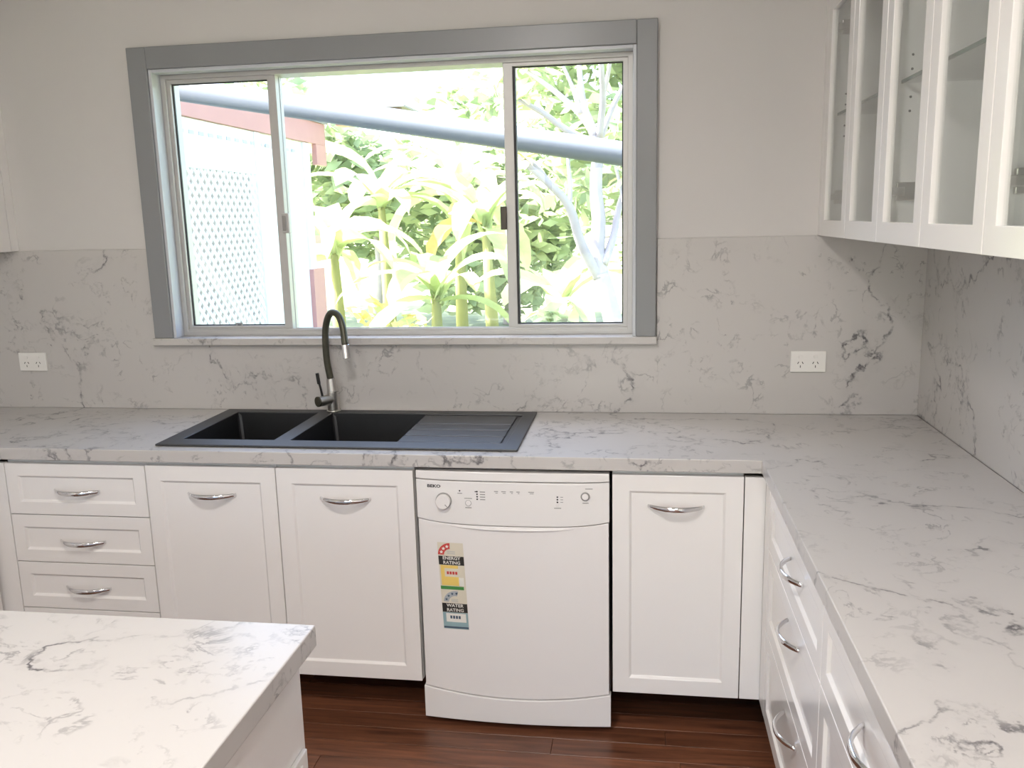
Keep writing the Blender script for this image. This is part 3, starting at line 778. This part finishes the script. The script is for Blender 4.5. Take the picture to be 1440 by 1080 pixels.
# neighbouring wing with lattice screen
wg = thing('carport_wing', 'white lattice-sided outbuilding with maroon fascia outside the window', 'outbuilding', (-2.6, 2.8, GZ))
go = Vector((2.6, -2.8, -GZ))
def gpart(name, bm, mat, parent=None, bevel=0.0):
    bmesh.ops.translate(bm, verts=bm.verts, vec=go); return obj(name, bm, mat, parent or wg, bevel=bevel)
LY0, LY1, LZ0, LZ1 = 0.75, 3.52, 0.02, 1.98
gpart('frame', bx(-2.64, -2.58, LY0 - 0.08, LY0, GZ, 2.30), LWHITE)
gpart('frame', bx(-2.64, -2.58, LY1, LY1 + 0.10, GZ, 2.30), LWHITE)
gpart('frame', bx(-2.63, -2.59, LY0, LY1, LZ1, 2.30), LWHITE)
gpart('frame', bx(-2.63, -2.59, LY0, LY1, GZ, LZ0), LWHITE)
pit = 0.0933
for s in (1, -1):
    c = (LZ0 - LY1 if s == 1 else LZ0 + LY0) + 0.03
    cmax = (LZ1 - LY0 if s == 1 else LZ1 + LY1)
    while c < cmax:
        # line z = s*y + c clipped to the screen
        if s == 1: ya, yb = max(LY0, LZ0 - c), min(LY1, LZ1 - c)
        else: ya, yb = max(LY0, c - LZ1), min(LY1, c - LZ0)
        if yb - ya > 0.05:
            a = Vector((0, ya, s * ya + c)); b = Vector((0, yb, s * yb + c)); d = (b - a).normalized(); n = Vector((0, -d.z, d.y)) * 0.0145
            x0, x1 = (-2.604, -2.598) if s == 1 else (-2.598, -2.592)
            bm = bmesh.new(); vs = []
            for X in (x0, x1): vs.append([bm.verts.new((X, p.y, p.z)) for p in (a - n, b - n, b + n, a + n)])
            bm.faces.new(vs[0]); bm.faces.new(vs[1][::-1])
            for k in range(4): bm.faces.new([vs[0][k], vs[0][(k + 1) % 4], vs[1][(k + 1) % 4], vs[1][k]])
            gpart('lath', bm, LWHITE)
        c += pit
gpart('wall_panel', bx(-2.64, -2.60, LY1 + 0.10, 4.52, GZ, 2.30), LWHITE)
gpart('post', bx(-2.66, -2.56, 4.52, 4.80, GZ, 1.18), MAROON)
gpart('post', bx(-2.66, -2.58, 4.52, 4.66, 1.18, 2.30), LWHITE)
gpart('inner_wall', bx(-4.6, -4.5, LY0 - 0.08, 4.55, GZ, 2.3), SHADEW)
gpart('end_wall', bx(-4.6, -2.66, 4.56, 4.62, GZ, 2.3), SHADEW)
fa = gpart('fascia', bx(-2.61, -2.565, 0.4, 5.05, 2.305, 2.50), MAROON, bevel=0.003)
gpart('fascia_end', bx(-2.61, -2.565, 4.80, 5.05, 2.12, 2.304), MAROON)
for i in range(26):
    yy = 0.9 + i * 0.135
    gpart('vent_slot', bx(-2.589, -2.586, yy, yy + 0.07, 2.20, 2.225), PGREY)
bm = bmesh.new(); v = box(bm, -4.8, -2.55, 0.3, 5.1, 2.50, 2.53)
for q in v:
    if q.co.x < -4: q.co.z += 0.35
gpart('roof', bm, ROOFM)
gpart('eave_board', bx(-2.56, -1.95, 5.35, 5.55, 2.52, 2.56), MAROON)
for i in range(3): gpart('rafter', bx(-2.60, -1.85, 5.15 + i * 0.35, 5.20 + i * 0.35, 2.56, 2.64), TIMB)
gpart('eave_sheet', bx(-3.4, -1.80, 5.1, 6.1, 2.64, 2.66), ROOFM)
# grey pipe
pa, pb = at_y(250, 125.5, 2.0), at_y(876, 216.5, 2.0)
dp = (pb - pa)
pl = pa + dp * ((-2.555 - pa.x) / dp.x); pr_ = pa + dp * ((0.95 - pa.x) / dp.x)
bm = bmesh.new()
tube(bm, [pl, pr_] + [pr_ + Vector((0.13 * math.sin(a), 0, -0.13 * (1 - math.cos(a)))) + dp.normalized() * 0.0 for a in (0.5, 0.9, 1.3, PI / 2)] + [Vector((pr_.x + 0.13, 2.0, GZ))], 0.068, 20)
tag(obj('drain_pipe', bm, PVC, smooth=True), 'grey plastic stormwater pipe sloping across outside the window', 'pipe')

# plants
def blade(bm, base, az, length, width, rise, droop, n=9, roll=0.0, tear=0.0):
    """one long arching leaf with a V fold"""
    d = Vector((math.cos(az), math.sin(az), 0)); side = Vector((-math.sin(az), math.cos(az), 0)); p = Vector(base); ang = rise; L = []
    for i in range(n + 1):
        t = i / n
        wd = width * (math.sin(PI * min(1, t * 0.93 + 0.07)) ** 0.6) * (1 if t < 0.97 else 0.3)
        nrm = (d * -math.sin(ang) + Vector((0, 0, 1)) * math.cos(ang))
        s2 = (side * math.cos(roll) + nrm * math.sin(roll))
        jl, jr = [(1 - tear * random.random()) for _ in range(2)]
        L.append([bm.verts.new(p + s2 * (-wd * jl) + nrm * wd * 0.22), bm.verts.new(p), bm.verts.new(p + s2 * (wd * jr) + nrm * wd * 0.22)])
        p = p + (d * math.cos(ang) + Vector((0, 0, 1)) * math.sin(ang)) * (length / n)
        ang -= droop / n
    for a, b in zip(L, L[1:]):
        bm.faces.new([a[0], a[1], b[1], b[0]]); bm.faces.new([a[1], a[2], b[2], b[1]])
    return bm
def banana(label, x, y, h, nl, ln, mats, lean=0.0):
    t = thing('banana_plant', label, 'plant', (x, y, GZ), 0, 'banana plants in the yard')
    bm = bmesh.new(); tube(bm, [(0, 0, 0), (lean * 0.4, 0, h * 0.5), (lean, 0, h)], [0.10, 0.08, 0.045], 12); obj('stem', bm, STEM, t, smooth=True)
    a0 = random.uniform(0, 6)
    for i in range(nl + 3):
        az = a0 + i * 2.4; r = random.uniform(0.75, 1.4) if i > 2 else random.uniform(0.1, 0.6)
        obj('leaf', blade(bmesh.new(), (lean, 0, h - 0.05 * (i % 3)), az, ln * random.uniform(0.75, 1.1), random.uniform(0.13, 0.22), r, random.uniform(1.2, 2.4), roll=random.uniform(-0.5, 0.5), tear=0.35), random.choice(mats), t)
    return t
def pos(px, py, Y): return at_y(px, py, Y)
for px, Y, h, nl, ln, mk, lab in ((475, 7.2, 1.75, 8, 1.4, 0, 'banana plant rising beside the end of the maroon fascia'),
                                   (548, 8.6, 2.35, 9, 1.7, 1, 'tall pale banana plant behind the tap, leaves spread below the pipe'),
                                   (612, 6.6, 1.25, 8, 1.3, 1, 'short banana plant in front of the taller ones, drooping broad leaves'),
                                   (648, 9.5, 2.5, 9, 1.8, 0, 'banana plant with dark broad leaves behind the middle pane'),
                                   (693, 8.0, 2.0, 8, 1.5, 2, 'banana plant with browning leaves next to the right sash latch'),
                                   (775, 7.4, 1.0, 9, 1.3, 1, 'low banana plant to the left of the forked tree trunk'),
                                   (905, 8.2, 1.6, 8, 1.5, 0, 'banana plant behind the forked tree trunk')):
    P = pos(px, 400, Y)
    banana(lab, P.x, Y, h, nl, ln, ([BAN[0], BAN[0], BAN[1]], [BAN[1], BAN[0], BAN[1]], [BAN[1], BAN[2], BAN[0]])[mk], random.uniform(-0.1, 0.1))

# forked pale tree seen through the right sash
TY = 5.6
tb = pos(872, 500, TY)
ft = thing('forked_tree', 'pale smooth-barked forked tree with bare branches outside the right sash', 'tree', (tb.x, TY, GZ))
fo = Vector((-tb.x, -TY, -GZ))
def branch(pxs, r0, r1, y0, y1, name='branch', parent=None):
    pts = [pos(a, b, y0 + (y1 - y0) * i / (len(pxs) - 1)) + fo for i, (a, b) in enumerate(pxs)]
    pts = spline(pts, 5); bm = bmesh.new()
    tube(bm, pts, [r0 + (r1 - r0) * i / (len(pts) - 1) for i in range(len(pts))], 10)
    return obj(name, bm, BARK, parent or ft, smooth=True), pts[-1]
tp0 = pos(872, 500, TY) + fo
bm = bmesh.new(); tube(bm, spline([(0.03, 0, 0), tp0 * 0.5 + Vector((0.02, 0, 0)), tp0, pos(856, 425, TY) + fo, pos(845, 385, TY) + fo], 5), [0.125 - 0.0022 * i for i in range(21)], 12)
obj('trunk', bm, BARK, ft, smooth=True)
tips = []
for pxs, r0, r1, y1 in (([(846, 392), (840, 355), (842, 310), (838, 262), (842, 200)], 0.085, 0.055, TY + 0.2),
                        ([(846, 396), (818, 345), (801, 292), (776, 262), (735, 226)], 0.055, 0.030, TY - 0.4),
                        ([(776, 262), (758, 238), (728, 215)], 0.025, 0.015, TY - 0.3),
                        ([(849, 372), (862, 335), (871, 290), (884, 250)], 0.045, 0.025, TY + 0.3),
                        ([(842, 205), (800, 185), (765, 160), (730, 140)], 0.040, 0.022, TY - 0.3),
                        ([(840, 200), (820, 165), (782, 130), (738, 98)], 0.042, 0.020, TY + 0.3),
                        ([(838, 190), (822, 150), (816, 110), (812, 60)], 0.038, 0.022, TY + 0.6),
                        ([(816, 160), (806, 125), (786, 80)], 0.026, 0.015, TY + 0.2),
                        ([(843, 195), (848, 140), (846, 100), (842, 50)], 0.035, 0.020, TY - 0.5),
                        ([(847, 140), (855, 105), (862, 60)], 0.024, 0.015, TY - 0.2),
                        ([(843, 200), (862, 150), (880, 118), (905, 90)], 0.030, 0.018, TY + 0.1),
                        ([(801, 292), (802, 260), (799, 225), (800, 190)], 0.024, 0.014, TY + 0.1),
                        ([(880, 300), (872, 260), (862, 220)], 0.022, 0.014, TY + 0.5)):
    o, e = branch(pxs, r0, r1, TY, y1)
    tips.append(e)
for e in tips:
    for k in range(7):
        bm = blade(bmesh.new(), e, random.uniform(0, 2 * PI), random.uniform(0.18, 0.32), random.uniform(0.035, 0.06), random.uniform(-0.2, 1.0), random.uniform(0.2, 1.2), n=4)
        obj('leaf', bm, random.choice([LEAF[1], LEAF[2], BAN[1]]), ft)

def foliage_tree(label, x, y, h, rx, rz, n, size, mats, zc=None, name='garden_tree', cat='tree'):
    t = thing(name, label, cat, (x, y, GZ), 0, 'background greenery' if cat == 'shrub' else 'trees behind the yard')
    bm = bmesh.new(); tube(bm, [(0, 0, 0), (0.1, 0, h * 0.5), (0, 0, h)], [0.14, 0.10, 0.05], 8); obj('trunk', bm, BARK, t, smooth=True)
    zc = zc or h
    bms = [bmesh.new() for _ in mats]
    lumps = [(random.gauss(0, 0.5) * rx, random.gauss(0, 0.4) * rx, random.gauss(0, 0.5) * rz, random.uniform(0.3, 0.55)) for _ in range(14)]
    for i in range(n):
        lx, ly, lz, lr = random.choice(lumps)
        u = Vector((random.gauss(0, 1), random.gauss(0, 1), random.gauss(0, 1))).normalized() * (random.random() ** 0.4) * lr
        c = Vector((lx + u.x * rx, ly + u.y * rx, zc + lz + u.z * rz))
        if c.z < 0.05: continue
        a = Vector((random.gauss(0, 1), random.gauss(0, 1), random.gauss(0, 0.5))).normalized(); b = a.orthogonal().normalized(); b.rotate(Matrix.Rotation(random.uniform(0, PI), 3, a))
        s = size * random.uniform(0.6, 1.3); B = bms[random.randrange(len(bms))]
        B.faces.new([B.verts.new(c - a * s), B.verts.new(c + b * s * 0.4), B.verts.new(c + a * s), B.verts.new(c - b * s * 0.4)])
    for B, mt in zip(bms, mats): tag(obj('foliage', B, mt, t), None, None, None, 'stuff')
for lab, x, y, h, rx, rz, n, sz, mk in (
        ('broad leafy tree filling the far yard left of the middle pane', -4.6, 13.0, 2.6, 2.2, 1.7, 2600, 0.22, (0, 1)),
        ('rounded leafy tree at the far yard behind the banana plants', -2.2, 14.0, 2.3, 2.2, 1.4, 2600, 0.22, (0, 1)),
        ('tall leafy tree at the far yard behind the forked trunk', 0.6, 12.0, 4.4, 2.2, 3.2, 4600, 0.20, (0, 1, 1)),
        ('dense tree beyond the right sash with yellowing leaves', 2.8, 13.5, 3.6, 2.4, 2.4, 2600, 0.22, (0, 1, 2)),
        ('distant tree showing above the maroon roof edge', -7.8, 15.0, 3.2, 2.4, 1.9, 2000, 0.24, (0, 1))):
    foliage_tree(lab, x, y, h, rx, rz, n, sz, [LEAF[i] for i in mk])
for lab, x, y, rx, rz, n, sz, mk in (
        ('low yellow-green shrub at the foot of the banana plants', -1.55, 5.2, 0.55, 0.45, 500, 0.10, (1, 2)),
        ('leafy shrub under the forked tree', -0.35, 5.4, 0.55, 0.50, 500, 0.11, (1, 0)),
        ('bright shrub beside the maroon post', -2.6, 6.6, 0.6, 0.6, 500, 0.11, (1, 2))):
    foliage_tree(lab, x, y, 0.5, rx, rz, n, sz, [LEAF[i] for i in mk], 0.55, 'garden_shrub', 'shrub')
